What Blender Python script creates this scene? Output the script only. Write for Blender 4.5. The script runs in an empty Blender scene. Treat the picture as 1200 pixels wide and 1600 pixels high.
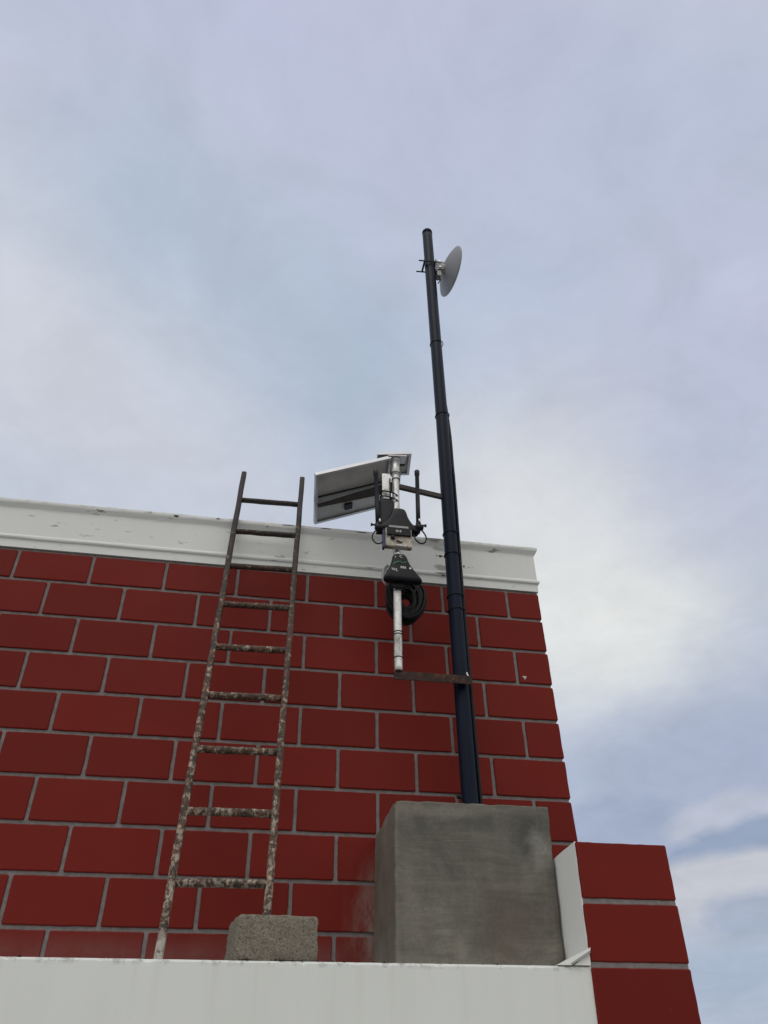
import bpy, bmesh, math, random
from mathutils import Vector, Matrix, noise as mnoise
random.seed(7)
PI = math.pi
S = 2.0 / 3.0          # modelling unit -> metres (a tile course is 0.3 units = 0.20 m)
scene = bpy.context.scene
COL = scene.collection

# ------------------------------------------------------------------ camera
CAM = Vector((-2.352, -5.454, -3.781))
PITCH, YAW, ROLL, FPX = 0.68012, 0.18473, -0.018636, 1246.8
_f = Vector((math.sin(YAW)*math.cos(PITCH), math.cos(YAW)*math.cos(PITCH), math.sin(PITCH)))
_r = Vector((math.cos(YAW), -math.sin(YAW), 0)); _u = _r.cross(_f)
CR = math.cos(ROLL)*_r + math.sin(ROLL)*_u
CU = -math.sin(ROLL)*_r + math.cos(ROLL)*_u
def at(x, y, Y):
    """point on the vertical plane y=Y seen at photo pixel (x, y)"""
    d = _f + CR*((x-600)/FPX) - CU*((y-800)/FPX)
    return CAM + d*((Y-CAM.y)/d.y)

cam_d = bpy.data.cameras.new('camera'); cam = bpy.data.objects.new('camera', cam_d); COL.objects.link(cam)
M = Matrix((CR, CU, -_f)).transposed().to_4x4(); M.translation = CAM*S
cam.matrix_world = M
cam_d.sensor_fit = 'VERTICAL'; cam_d.sensor_height = 36; cam_d.lens = 36*FPX/1600
cam_d.clip_start = 0.05; cam_d.clip_end = 3000
scene.camera = cam

# ------------------------------------------------------------------ mesh helper
class MB:
    def __init__(self): self.v = []; self.f = []; self.sm = []
    def face(self, pts, smooth=False):
        i = len(self.v); self.v += [Vector(p) for p in pts]; self.f.append(list(range(i, i+len(pts)))); self.sm.append(smooth)
    def grid(self, rows, closed=False, smooth=True):
        i = len(self.v); n = len(rows[0])
        for r in rows: self.v += [Vector(p) for p in r]
        m = n if closed else n-1
        for a in range(len(rows)-1):
            for b in range(m):
                c = (b+1) % n
                self.f.append([i+a*n+b, i+a*n+c, i+(a+1)*n+c, i+(a+1)*n+b]); self.sm.append(smooth)
    def loft(self, rows, smooth=True, caps=True):
        i = len(self.v); n = len(rows[0]); self.grid(rows, True, smooth)
        if caps:
            self.f.append([i+k for k in range(n)][::-1]); self.sm.append(False)
            j = i+(len(rows)-1)*n
            self.f.append([j+k for k in range(n)]); self.sm.append(False)
    def box(self, lo, hi): self.hexa([(lo[0],lo[1],lo[2]),(hi[0],lo[1],lo[2]),(hi[0],hi[1],lo[2]),(lo[0],hi[1],lo[2])],
                                     [(lo[0],lo[1],hi[2]),(hi[0],lo[1],hi[2]),(hi[0],hi[1],hi[2]),(lo[0],hi[1],hi[2])])
    def hexa(self, a, b):
        i = len(self.v); self.v += [Vector(p) for p in a+b]
        for q in ([3,2,1,0],[4,5,6,7],[0,1,5,4],[1,2,6,5],[2,3,7,6],[3,0,4,7]):
            self.f.append([i+k for k in q]); self.sm.append(False)
    def bar(self, a, b, w, h, up=(0,0,1), w2=None, h2=None):
        a = Vector(a); b = Vector(b); d = (b-a).normalized(); s = d.cross(Vector(up)).normalized(); u = s.cross(d)
        w2 = w if w2 is None else w2; h2 = h if h2 is None else h2
        def ring(p, w, h): return [p-s*w/2-u*h/2, p+s*w/2-u*h/2, p+s*w/2+u*h/2, p-s*w/2+u*h/2]
        self.hexa(ring(a, w, h), ring(b, w2, h2))
    def tube(self, pts, r, n=12, closed=False, caps=True):
        pts = [Vector(p) for p in pts]; rows = []; N = len(pts); prev = None
        for k, p in enumerate(pts):
            if closed: t = pts[(k+1) % N]-pts[k-1]
            else: t = pts[min(k+1, N-1)]-pts[max(k-1, 0)]
            t.normalize()
            if prev is None:
                a = Vector((0,0,1)) if abs(t.z) < .9 else Vector((1,0,0)); s = t.cross(a).normalized()
            else: s = (prev-t*prev.dot(t)).normalized()
            prev = s; q = t.cross(s); rr = r[k] if isinstance(r, (list, tuple)) else r
            rows.append([p+(s*math.cos(2*PI*j/n)+q*math.sin(2*PI*j/n))*rr for j in range(n)])
        if closed: rows.append(rows[0]); self.loft(rows, True, False)
        else: self.loft(rows, True, caps)
    def lathe(self, c, axis, prof, n=32):
        c = Vector(c); t = Vector(axis).normalized(); a = Vector((0,0,1)) if abs(t.z) < .9 else Vector((1,0,0))
        s = t.cross(a).normalized(); q = t.cross(s)
        self.loft([[c+t*h+(s*math.cos(2*PI*j/n)+q*math.sin(2*PI*j/n))*r for j in range(n)] for h, r in prof], True, True)
    def build(self, name, mat, parent=None, base=None, bevel=0, seg=2):
        b = Vector(base) if base is not None else (Vector(parent['_b']) if parent else Vector((0,0,0)))
        me = bpy.data.meshes.new(name); me.from_pydata([(v-b)*S for v in self.v], [], self.f)
        for p, s in zip(me.polygons, self.sm): p.use_smooth = s
        bm = bmesh.new(); bm.from_mesh(me); bmesh.ops.recalc_face_normals(bm, faces=bm.faces); bm.to_mesh(me); bm.free()
        o = bpy.data.objects.new(name, me); COL.objects.link(o); o['_b'] = tuple(b)
        me.materials.append(mat)
        if parent:
            o.parent = parent; o.location = (b-Vector(parent['_b']))*S
        else: o.location = b*S
        if bevel:
            m = o.modifiers.new('bevel', 'BEVEL'); m.width = bevel*S; m.segments = seg; m.limit_method = 'ANGLE'; m.angle_limit = math.radians(40); m.harden_normals = False
        return o
def tag(o, label, cat, group=None):
    o['label'] = label; o['category'] = cat
    if group: o['group'] = group
    return o
def thing(name, label, cat, base, group=None):
    o = bpy.data.objects.new(name, None); COL.objects.link(o); o.location = Vector(base)*S; o['_b'] = tuple(base); o.empty_display_size = .05
    return tag(o, label, cat, group)

# ------------------------------------------------------------------ materials
class NT:
    def __init__(self, name):
        self.m = bpy.data.materials.new(name); self.m.use_nodes = True; self.t = self.m.node_tree
        self.p = self.t.nodes['Principled BSDF']; self.co = self.n('ShaderNodeTexCoord').outputs['Object']
        self.pos = self.n('ShaderNodeNewGeometry').outputs['Position']
    def n(self, ty, **kw):
        x = self.t.nodes.new(ty)
        for k, v in kw.items(): setattr(x, k, v)
        return x
    def l(self, a, b): self.t.links.new(a, b)
    def vec(self, scale=(1,1,1), src=None):
        m = self.n('ShaderNodeMapping'); m.inputs['Scale'].default_value = scale; self.l(src or self.co, m.inputs['Vector']); return m.outputs[0]
    def noise(self, scale, detail=6, rough=.55, v=None, dist=0):
        x = self.n('ShaderNodeTexNoise'); x.inputs['Scale'].default_value = scale; x.inputs['Detail'].default_value = detail
        x.inputs['Roughness'].default_value = rough; x.inputs['Distortion'].default_value = dist
        self.l(v or self.co, x.inputs['Vector']); return x.outputs['Fac']
    def ramp(self, fac, stops, mode='LINEAR'):
        x = self.n('ShaderNodeValToRGB'); x.color_ramp.interpolation = mode; e = x.color_ramp.elements
        while len(e) < len(stops): e.new(.5)
        for k, (p, c) in enumerate(stops):
            e[k].position = p; e[k].color = (c, c, c, 1) if isinstance(c, (int, float)) else (*c, 1)
        self.l(fac, x.inputs[0]); return x.outputs[0]
    def mix(self, fac, a, b, blend='MIX'):
        x = self.n('ShaderNodeMix', data_type='RGBA', blend_type=blend)
        for s, v in ((0, fac), (6, a), (7, b)):
            if isinstance(v, (int, float)): x.inputs[s].default_value = v
            elif isinstance(v, tuple): x.inputs[s].default_value = (*v, 1)
            else: self.l(v, x.inputs[s])
        return x.outputs[2]
    def math(self, op, a, b=0.0, clamp=False):
        x = self.n('ShaderNodeMath', operation=op, use_clamp=clamp)
        for k, v in enumerate((a, b)):
            if isinstance(v, (int, float)): x.inputs[k].default_value = v
            else: self.l(v, x.inputs[k])
        return x.outputs[0]
    def xyz(self, src=None):
        x = self.n('ShaderNodeSeparateXYZ'); self.l(src or self.co, x.inputs[0]); return x.outputs
    def mapr(self, v, a, b, c=0., d=1.):
        x = self.n('ShaderNodeMapRange'); self.l(v, x.inputs[0])
        for k, w in enumerate((a, b, c, d)): x.inputs[k+1].default_value = w
        return x.outputs[0]
    def bump(self, h, strength=.3, dist=.01):
        x = self.n('ShaderNodeBump'); x.inputs['Strength'].default_value = strength; x.inputs['Distance'].default_value = dist
        self.l(h, x.inputs['Height']); self.l(x.outputs[0], self.p.inputs['Normal'])
    def out(self, col=None, rough=.6, metal=0., spec=.5):
        for k, v in (('Base Color', col), ('Roughness', rough), ('Metallic', metal), ('Specular IOR Level', spec)):
            if v is None: continue
            if isinstance(v, tuple): self.p.inputs[k].default_value = (*v, 1)
            elif isinstance(v, (int, float)): self.p.inputs[k].default_value = v
            else: self.l(v, self.p.inputs[k])
        return self.m
def plain(name, col, rough=.5, metal=0., spec=.5, var=.25, scale=30, bump=.05):
    m = NT(name); n = m.noise(scale, 5)
    f = m.ramp(n, [(.3, 1-var), (.7, 1+var*.4)])
    c = m.mix(1., col, f, 'MULTIPLY')
    r = m.mapr(n, .3, .7, rough*.85, min(1, rough*1.15))
    if bump: m.bump(n, bump, .003)
    return m.out(c, r, metal, spec)

def red_tile():
    m = NT('red_tile'); rnd = m.n('ShaderNodeNewGeometry').outputs['Random Per Island']
    big = m.noise(2.2, 4); fine = m.noise(60, 4, .6)
    c = m.mix(rnd, (.134, .0118, .0082), (.172, .0160, .0112))
    c = m.mix(m.mapr(big, .3, .75, 0, .55), c, (.122, .0135, .0105))
    # cement film left on the lowest course, just above the ledge
    z = m.xyz(m.pos)[2]
    film = m.math('MULTIPLY', m.mapr(z, -1.80, -1.88, 0, 1), m.mapr(m.noise(7, 6, .65), .3, .75, .15, .6), True)
    smear = m.noise(9, 8, .7, m.vec((1, 1, .35)))
    # cement smears round the foot of the plinth
    x, yy, _ = m.xyz(m.pos)
    film = m.math('MULTIPLY', film, m.mapr(yy, -.4, -.3, 0, 1))
    c = m.mix(film, c, (.17, .085, .080))
    near = m.math('MULTIPLY', m.mapr(m.math('ABSOLUTE', m.math('ADD', x, .985)), .0, .12, 1, 0), m.mapr(z, -1.45, -1.75, 0, 1), True)
    c = m.mix(m.math('MULTIPLY', near, m.mapr(smear, .42, .62, 0, .8), True), c, (.24, .21, .19))
    speck = m.ramp(m.noise(95, 2, .5), [(.765, 0), (.79, 1)])
    c = m.mix(m.math('MULTIPLY', speck, .5), c, (.30, .2, .17))
    m.bump(m.mix(.5, m.noise(10, 3), fine), .06, .004)
    return m.out(c, m.mapr(m.noise(5, 5), .3, .7, .50, .66), 0, .10)
def grout_mat():
    m = NT('grey_grout'); n = m.noise(35, 8, .7); c = m.ramp(n, [(.3, (.140, .127, .127)), (.7, (.245, .225, .225))])
    m.bump(n, .4, .004); return m.out(c, .9, 0, .2)
def white_paint(name, base=(.67, .695, .69), streak=.5, topz=None, dirt=.6, stains=()):
    m = NT(name); st = m.noise(3.2, 7, .6, m.vec((2.6, 2.6, .22))); bl = m.noise(1.3, 5, .55)
    c = m.mix(m.mapr(st, .45, .8, 0, streak*.7), base, tuple(.78*b for b in base))
    c = m.mix(m.mapr(bl, .35, .7, 0, .35), c, tuple(b*k for b, k in zip(base, (.90, .90, .87))))
    sp = m.ramp(m.noise(28, 3, .5), [(.78, 0), (.81, 1)])
    c = m.mix(m.math('MULTIPLY', sp, .14), c, (.22, .2, .17))
    if topz is not None:
        z = m.xyz(m.pos)[2]; e = m.mapr(z, topz-.022, topz-.002, 0, 1)
        d = m.math('MULTIPLY', e, m.ramp(m.noise(26, 6, .7), [(.5, 0), (.62, 1)]), True)
        c = m.mix(m.math('MULTIPLY', d, dirt), c, (.09, .075, .06))
        drip = m.math('MULTIPLY', m.mapr(z, topz-.30, topz, 0, 1), m.ramp(m.noise(6, 5, .6, m.vec((3.5, 3.5, .12))), [(.55, 0), (.75, 1)]), True)
        c = m.mix(m.math('MULTIPLY', drip, .35*dirt), c, (.33, .30, .25))
    for (sx, sy, sz), rad, col, amt in stains:
        dv = m.n('ShaderNodeVectorMath', operation='SUBTRACT'); m.l(m.pos, dv.inputs[0]); dv.inputs[1].default_value = (sx*S, sy*S, sz*S)
        sc = m.n('ShaderNodeVectorMath', operation='DIVIDE'); m.l(dv.outputs[0], sc.inputs[0]); sc.inputs[1].default_value = tuple(r*S for r in rad)
        ln = m.n('ShaderNodeVectorMath', operation='LENGTH'); m.l(sc.outputs[0], ln.inputs[0])
        k = m.math('ADD', m.mapr(ln.outputs['Value'], 0, 1, 1, 0), m.mapr(m.noise(14, 7, .7, m.vec((.5, 1, 1.6))), .3, .7, -.45, .45))
        c = m.mix(m.mapr(k, .25, .60, 0, amt), c, col)
    m.bump(m.mix(.35, m.noise(18, 6, .6), m.noise(120, 3)), .12, .004)
    return m.out(c, .62, 0, .35)
def concrete_mat():
    m = NT('trowelled_concrete'); a = m.noise(2.6, 8, .6, None, .6); b = m.noise(6.5, 8, .65, m.vec((.5, .5, 2.2)), .4); f = m.noise(90, 4, .7)
    c = m.ramp(a, [(.34, (.088, .084, .070)), (.5, (.150, .145, .123)), (.64, (.235, .226, .195))])
    hs = m.noise(5.0, 9, .74, m.vec((.8, .8, 6.5)), .8)
    c = m.mix(m.mapr(hs, .44, .62, 0, .55), c, (.084, .080, .065))
    tl = m.noise(16, 8, .72, m.vec((.35, .35, 4.5)), .3); c = m.mix(m.mapr(tl, .52, .70, 0, .45), c, (.21, .20, .17))
    vs_ = m.noise(5.5, 7, .6, m.vec((3.2, 3.2, .5)), .5)
    c = m.mix(m.mapr(vs_, .56, .72, 0, .3), c, (.215, .205, .175))
    c = m.mix(m.mapr(m.noise(3.0, 4), .5, .68, 0, .5), c, (.128, .098, .078))
    blot = m.noise(3.6, 5, .6, None, .8)
    c = m.mix(m.mapr(blot, .56, .66, 0, .6), c, (.066, .066, .060))
    for (bx, by), rad, col, amt in (((830, 1300), (.17, .5, .20), (.050, .051, .047), .8), ((846, 1326), (.09, .5, .13), (.26, .255, .23), .6), ((735, 1285), (.30, .5, .07), (.058, .058, .052), .6), ((640, 1420), (.10, .5, .30), (.20, .19, .165), .5), ((720, 1480), (.05, .5, .10), (.24, .22, .19), .55), ((790, 1430), (.22, .5, .28), (.105, .085, .068), .6), ((690, 1268), (.34, .5, .045), (.22, .212, .18), .55), ((880, 1460), (.05, .5, .5), (.06, .055, .045), .6), ((800, 1385), (.4, .5, .03), (.19, .18, .15), .3)):
        w_ = at(bx, by, -.722)
        dv = m.n('ShaderNodeVectorMath', operation='SUBTRACT'); m.l(m.pos, dv.inputs[0]); dv.inputs[1].default_value = w_*S
        sc = m.n('ShaderNodeVectorMath', operation='DIVIDE'); m.l(dv.outputs[0], sc.inputs[0]); sc.inputs[1].default_value = tuple(r*S for r in rad)
        ln = m.n('ShaderNodeVectorMath', operation='LENGTH'); m.l(sc.outputs[0], ln.inputs[0])
        k = m.math('ADD', m.mapr(ln.outputs['Value'], 0, 1.25, 1, 0), m.mapr(m.noise(8+rad[0]*10, 7, .68, None, .6), .3, .7, -.35, .35))
        c = m.mix(m.mapr(k, .15, .75, 0, amt), c, col)
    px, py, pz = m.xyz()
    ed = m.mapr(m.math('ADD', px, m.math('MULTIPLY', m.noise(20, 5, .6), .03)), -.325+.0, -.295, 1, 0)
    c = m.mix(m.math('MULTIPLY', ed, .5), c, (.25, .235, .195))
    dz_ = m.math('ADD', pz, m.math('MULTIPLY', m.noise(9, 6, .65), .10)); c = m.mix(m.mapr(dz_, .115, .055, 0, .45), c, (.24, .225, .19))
    c = m.mix(m.mapr(f, .35, .7, 0, .28), c, (.05, .046, .038))
    m.bump(m.mix(.5, tl, f), .35, .004); return m.out(c, m.mapr(a, .3, .7, .55, .8), 0, .35)
def block_mat():
    m = NT('porous_concrete'); v = m.n('ShaderNodeTexVoronoi'); v.inputs['Scale'].default_value = 130; m.l(m.co, v.inputs['Vector'])
    n = m.noise(150, 6, .75); big = m.noise(8, 4)
    c = m.ramp(n, [(.30, (.045, .040, .032)), (.46, (.205, .185, .15)), (.72, (.36, .335, .285))])
    c = m.mix(m.mapr(big, .3, .7, 0, .4), c, (.17, .15, .12))
    pit = m.ramp(m.noise(120, 4, .65), [(.36, 1), (.42, 0)])
    c = m.mix(m.math('MULTIPLY', pit, .8), c, (.045, .04, .032))
    wh = m.ramp(m.noise(75, 2, .5), [(.77, 0), (.79, 1)])
    c = m.mix(wh, c, (.6, .57, .52))
    m.bump(m.mix(.5, n, m.noise(120, 4, .65)), 1., .008); return m.out(c, .95, 0, .2)
def rust_ladder():
    m = NT('splattered_rusty_steel'); z = m.xyz(m.pos)[2]
    n1 = m.noise(42, 8, .75); n2 = m.noise(52, 8, .78, m.vec((1, 1, .7))); n3 = m.noise(16, 6, .7)
    c = m.ramp(n1, [(.34, (.007, .006, .006)), (.48, (.034, .021, .015)), (.62, (.13, .060, .034))])
    c = m.mix(m.ramp(n3, [(.5, 0), (.7, .8)]), c, (.150, .076, .046))
    c = m.mix(m.mapr(z, -.55, .15, 0, .8), c, (.014, .0135, .015))
    amt = m.mapr(z, .62, -1.85, -.005, .120)
    spl = m.math('ADD', n2, amt)
    f = m.ramp(spl, [(.60, 0), (.66, 1)])
    c = m.mix(f, c, m.mix(m.mapr(n3,.35,.65), (.16, .125, .092), (.46, .40, .325)))
    foot = m.math('MULTIPLY', m.mapr(z, -1.90, -1.99, 0, 1), m.ramp(n2, [(.36, 0), (.47, 1)]), True)
    c = m.mix(foot, c, (.55, .53, .48))
    m.bump(m.mix(.5, n2, n1), .8, .006); return m.out(c, m.mapr(n1, .3, .7, .45, .85), 0, .4)
def rust_bar():
    m = NT('rusty_angle_iron'); n = m.noise(30, 8, .7)
    c = m.ramp(n, [(.34, (.008, .005, .005)), (.52, (.034, .014, .009)), (.74, (.13, .050, .026))])
    m.bump(n, .5, .004); return m.out(c, .75, .1, .4)
def galv():
    m = NT('weathered_galvanised_steel'); n = m.noise(20, 7, .65, m.vec((1, 1, .4))); v = m.n('ShaderNodeTexVoronoi'); v.inputs['Scale'].default_value = 60; m.l(m.co, v.inputs['Vector'])
    c = m.ramp(n, [(.34, (.20, .20, .19)), (.5, (.62, .63, .62)), (.75, (.80, .81, .80))])
    c = m.mix(.3, c, m.ramp(v.outputs['Distance'], [(0, .35), (.8, .75)]), 'SOFT_LIGHT')
    dk = m.ramp(m.noise(55, 5, .7), [(.60, 0), (.66, .8)])
    c = m.mix(dk, c, (.10, .09, .075))
    m.bump(n, .15, .003); return m.out(c, m.mapr(n, .3, .7, .32, .5), .55, .5)
def black_pole():
    m = NT('black_gloss_paint'); n = m.noise(14, 6, .6, m.vec((1, 1, .3)))
    c = m.ramp(n, [(.3, (.0055, .0095, .020)), (.7, (.009, .014, .029))])
    m.bump(m.noise(40, 3), .05, .003); return m.out(c, m.mapr(n, .3, .7, .30, .45), 0, .09)
def panel_back():
    m = NT('solar_back_sheet'); n = m.noise(9, 5, .6); st = m.noise(5, 5, .6, m.vec((.6, 4, 4)))
    c = m.ramp(n, [(.3, (.34, .345, .335)), (.7, (.44, .445, .435))]); c = m.mix(m.mapr(st, .4, .7, 0, .5), c, (.26, .26, .25))
    return m.out(c, .5, 0, .4)
def solar_cell():
    m = NT('solar_cells'); b = m.n('ShaderNodeTexBrick'); b.offset = 0; b.inputs['Scale'].default_value = 12; b.inputs['Mortar Size'].default_value = .01
    b.inputs['Color1'].default_value = (.008, .012, .035, 1); b.inputs['Color2'].default_value = (.010, .014, .04, 1); b.inputs['Mortar'].default_value = (.4, .4, .42, 1)
    m.l(m.co, b.inputs['Vector']); return m.out(b.outputs[0], .12, 0, .5)
def gearbox_mat():
    m = NT('stained_clear_housing'); n = m.noise(16, 5, .6); n2 = m.noise(28, 4, .6)
    c = m.ramp(n, [(.34, (.13, .105, .08)), (.5, (.36, .335, .28)), (.7, (.52, .50, .45))])
    c = m.mix(m.ramp(n2, [(.6, 0), (.68, .6)]), c, (.12, .06, .03))
    return m.out(c, .22, 0, .5)

T = dict(tile=red_tile(), grout=grout_mat(), cornice=white_paint('white_cornice_paint', (.655, .685, .68), .15, .43*S, .25, [((-.90, -.03, .425), (.13, .3, .045), (.11, .10, .085), .85), ((-.86, -.01, .345), (.10, .3, .04), (.22, .21, .19), .6), ((-.84, -.01, .15), (.09, .3, .05), (.22, .205, .18), .7), ((-.85, -.02, .085), (.09, .3, .02), (.10, .09, .08), .85), ((-.70, -.03, .43), (.06, .3, .02), (.3, .28, .26), .4)]), ledge=white_paint('white_ledge_paint', (.70, .735, .725), .4, -3.027*S, .55),
         plaster=white_paint('white_plaster', (.75, .77, .755), .3), conc=concrete_mat(), block=block_mat(), ladder=rust_ladder(), rust=rust_bar(), galv=galv(), pole=black_pole(),
         pback=panel_back(), cell=solar_cell(), box=gearbox_mat(),
         alu=plain('aluminium_frame', (.47, .48, .50), .42, .6, .5, .15), black=plain('black_plastic', (.008, .0095, .014), .42, 0, .22, .3, 40),
         rubber=plain('black_cable', (.006, .006, .008), .5, 0, .2, .3, 60), dark=plain('dark_bracket', (.018, .018, .022), .5, .2, .3, .4, 50),
         dish=plain('grey_dish', (.25, .26, .285), .5, 0, .4, .12, 12), steel=plain('bright_steel', (.6, .6, .6), .3, .9), blue=plain('blue_plastic', (.012, .03, .11), .4),
         white=plain('white_print', (.75, .75, .75), .5, bump=0), green=plain('green_print', (.05, .22, .10), .5, bump=0), grey=plain('grey_plastic', (.33, .34, .34), .5),
         slate=plain('dark_slate_plastic', (.016, .019, .027), .5, 0, .25), brown=plain('brown_bar', (.052, .043, .041), .7, .1, .4, .5, 25, .3),
         roof=plain('roof_screed', (.30, .29, .27), .9, 0, .2, .35, 3, .2), chip=plain('bare_plaster', (.55, .52, .48), .9, 0, .2), hole=plain('dark_stain', (.035, .03, .025), .9, 0, .2, .6, 40))

# ------------------------------------------------------------------ tiles
HR, WT, J = 0.300, 0.5653, 0.0255
def add_tile(mb, o, ex, ez, n, w, h, dep=.013, bev=.006):
    """tile with its lower-left front corner at o; n points out of the wall"""
    ex = Vector(ex); ez = Vector(ez); n = Vector(n); o = Vector(o)
    rx = random.uniform(-.0012, .0012); sd = random.uniform(0, 99); cr = .009
    # outline with slightly worn corners and uneven edges
    base = []
    for (cx, cz, a0) in ((w-cr, cr, -PI/2), (w-cr, h-cr, 0), (cr, h-cr, PI/2), (cr, cr, PI)):
        for k in range(4):
            a = a0+PI/2*k/3; base.append((cx+cr*math.cos(a), cz+cr*math.sin(a)))
    pts = []
    for k, p in enumerate(base):
        q_ = base[(k+1) % len(base)]; L = math.hypot(q_[0]-p[0], q_[1]-p[1]); m_ = max(1, int(L/.035))
        pts += [(p[0]+(q_[0]-p[0])*t/m_, p[1]+(q_[1]-p[1])*t/m_) for t in range(m_)]
    wob = [.0013*mnoise.noise(Vector((a*12, b*12, sd)))+.0011*mnoise.noise(Vector((a*45, b*45, sd)))-.0022*max(0, mnoise.noise(Vector((a*26, b*26, sd+7)))-.35) for a, b in pts]
    def ring(ins, d):
        out = []
        for (a, b), e in zip(pts, wob):
            fx = (a-w/2)/(w/2); fz = (b-h/2)/(h/2); k = ins-e*1.6
            a2 = w/2+fx*(w/2-k); b2 = h/2+fz*(h/2-k); out.append(o+ex*a2+ez*b2-n*d)
        return out
    r0 = ring(0, dep); r1 = ring(0, bev); r2 = [p+n*rx for p in ring(bev*.45, bev*.25)]; r3 = [p+n*rx for p in ring(bev*1.2, 0)]
    mb.grid([r0, r1], True, False); mb.grid([r1, r2], True, True); mb.grid([r2, r3], True, True); mb.face(r3)

# ------------------------------------------------------------------ main wall
wall = thing('tiled_wall', 'tall red tiled wall with grey joints under a white moulded cornice', 'wall', (0, 0, -6.1))
XL, YB, FL = -9.0, 5.0, -6.1
mb = MB(); mb.box((XL, .013, FL), (-.013, YB, -.012)); mb.build('grout_backing', T['grout'], wall)
mb = MB(); ts = MB()
for k in range(20):
    zt = -HR*k-J/2; zb = -HR*(k+1)+J/2
    if k == 0: zt = -.040
    if k > 13: continue
    off = -.5 if k % 2 == 0 else 0.
    x1 = 0.
    xs = [0.]+[(off-i)*WT for i in range(0 if k % 2 == 0 else 1, 17)]
    for a, b in zip(xs[1:], xs[:-1]):
        l = a+J/2; r = b-J/2 if b < 0 else 0.
        if l < XL: continue
        add_tile(mb, (l, 0, zb), (1,0,0), (0,0,1), (0,-1,0), r-l, zt-zb)
    ys = [0.]+[(.5 if k % 2 else 1.)*WT+i*WT for i in range(9)]
    for a, b in zip(ys[:-1], ys[1:]):
        l = a+J/2 if a > 0 else .014; r = b-J/2
        if r > YB: continue
        add_tile(ts, (0, l, zb), (0,1,0), (0,0,1), (1,0,0), r-l, zt-zb)
mb.v += []; mb.build('tile_cladding', T['tile'], wall)
ts.build('tile_cladding', T['tile'], wall)
# cornice profile (protrusion, z), swept along the front and round the corner
prof = [(-.012, -.014), (.005, -.016), (.006, .058), (.020, .064), (.024, .074), (.022, .086), (.012, .097), (.008, .106), (.009, .352), (.012, .366), (.026, .385), (.037, .399), (.041, .411), (.041, .428), (.036, .438), (.024, .444), (-.30, .455)]
rows = []
xs = [XL+i*(0-XL)/150 for i in range(151)]
def cj(x, k): return .0022*mnoise.noise(Vector((x*2.3, k*7.1, 3)))+(.0016*mnoise.noise(Vector((x*11, k*3.7, 9))))
for x in xs[:-1]: rows.append([(x, -e+(cj(x, k) if k > 1 else 0), z+(cj(x, k+40) if k > 1 else 0)) for k, (e, z) in enumerate(prof)])
rows.append([(e, -e, z) for e, z in prof]); rows.append([(e, YB, z) for e, z in prof])
mb = MB(); mb.grid(rows, False, False); 
mb.face([(XL, .3, .455), (-.3, .3, .455), (-.3, YB, .455), (XL, YB, .455)])
cor = mb.build('cornice', T['cornice'], wall)
# wear on the cornice: chipped patches on the lip, a stain and a drilled hole by the pole
mb = MB()
def patch(c, rx, rz, y, n=14, th=.004):
    pts = [(c.x+rx*math.cos(2*PI*k/n)*random.uniform(.6, 1.2), y, c.z+rz*math.sin(2*PI*k/n)*random.uniform(.6, 1.2)) for k in range(n)]
    mb.loft([[(p[0], p[1]+th, p[2]) for p in pts], pts], False)
for x, y, rx, rz in ((276, 806, .022, .010), (341, 810.5, .020, .006), (235, 800, .012, .003), (418, 822, .008, .005), (450, 820.5, .045, .004), (510, 826, .05, .004), (566, 832, .05, .004)):
    patch(at(x, y, -.043), rx, rz, -.0435)
patch(at(688, 869, -.010), .018, .011, -.0125); patch(at(682, 868, -.010), .005, .005, -.0125); patch(at(693, 899, -.024), .018, .006, -.026)
patch(at(725, 885, -.01), .008, .010, -.0123)
mb.build('stain', T['hole'], wall)
mb = MB(); c = at(820, 1059, -.002); mb.loft([[(c.x+a*.022, -.001, c.z+b*.020) for a, b in ((-1,.4),(-.2,.8),(.9,.5),(.4,-.3),(0,-1),(-.5,-.2))], [(c.x+a*.016, -.006, c.z+b*.014) for a, b in ((-1,.4),(-.2,.8),(.9,.5),(.4,-.3),(0,-1),(-.5,-.2))]], False)
mb.build('plaster_chip', T['chip'], wall)

# ------------------------------------------------------------------ pier
ZE, YP = -3.027, -1.045
pier = thing('tiled_pier', 'short red tiled pier with white plastered inner side at the end of the ledge', 'pier', (-.2, YP, FL))
def shx(z): return .036*(z+2.41)      # the pier leans a little
def pl(z): return -.463+shx(z)
def pr(z): return .078+.026*(z+2.41)
ztop = -2.411
mb = MB()
mb.hexa([(pl(FL)+.004, YP+.007, FL), (pr(FL)-.007, YP+.007, FL), (pr(FL)-.007, -.001, FL), (pl(FL)+.004, -.001, FL)],
        [(pl(ztop)+.004, YP+.007, ztop-.004), (pr(ztop)-.007, YP+.007, ztop-.004), (pr(ztop)-.007, -.001, ztop-.004), (pl(ztop)+.004, -.001, ztop-.004)])
mb.build('grout_backing', T['grout'], pier)
mb = MB()
for k in range(11):
    zt = ztop-.306*k-(J/2 if k else 0); zb = ztop-.306*(k+1)+J/2
    ez = Vector((.031, 0, 1))
    add_tile(mb, (pl(zb), YP, zb), (1,0,0), ez, (0,-1,0), pr(zb)-pl(zb), zt-zb)
    for a, b in ((.016, .50), (.53, 1.03)):
        add_tile(mb, (pr(zb), YP+a, zb), (0,1,0), (.026,0,1), (1,0,0), b-a, zt-zb)
mb.build('tile_cladding', T['tile'], pier)
mb = MB()
NZ = 26
def pside(d): return [[(pl(z)-d*.9+.0025*mnoise.noise(Vector((z*9, y*4, 1))), y, z+(.004*mnoise.noise(Vector((y*14, 4, 2))) if i == 0 else 0)) for y in [YP+.016+j*(1.0/12) for j in range(13)]] for i, z in enumerate([ztop+.004-(ztop-FL)*(k/NZ)**1.6 for k in range(NZ+1)])]
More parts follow.
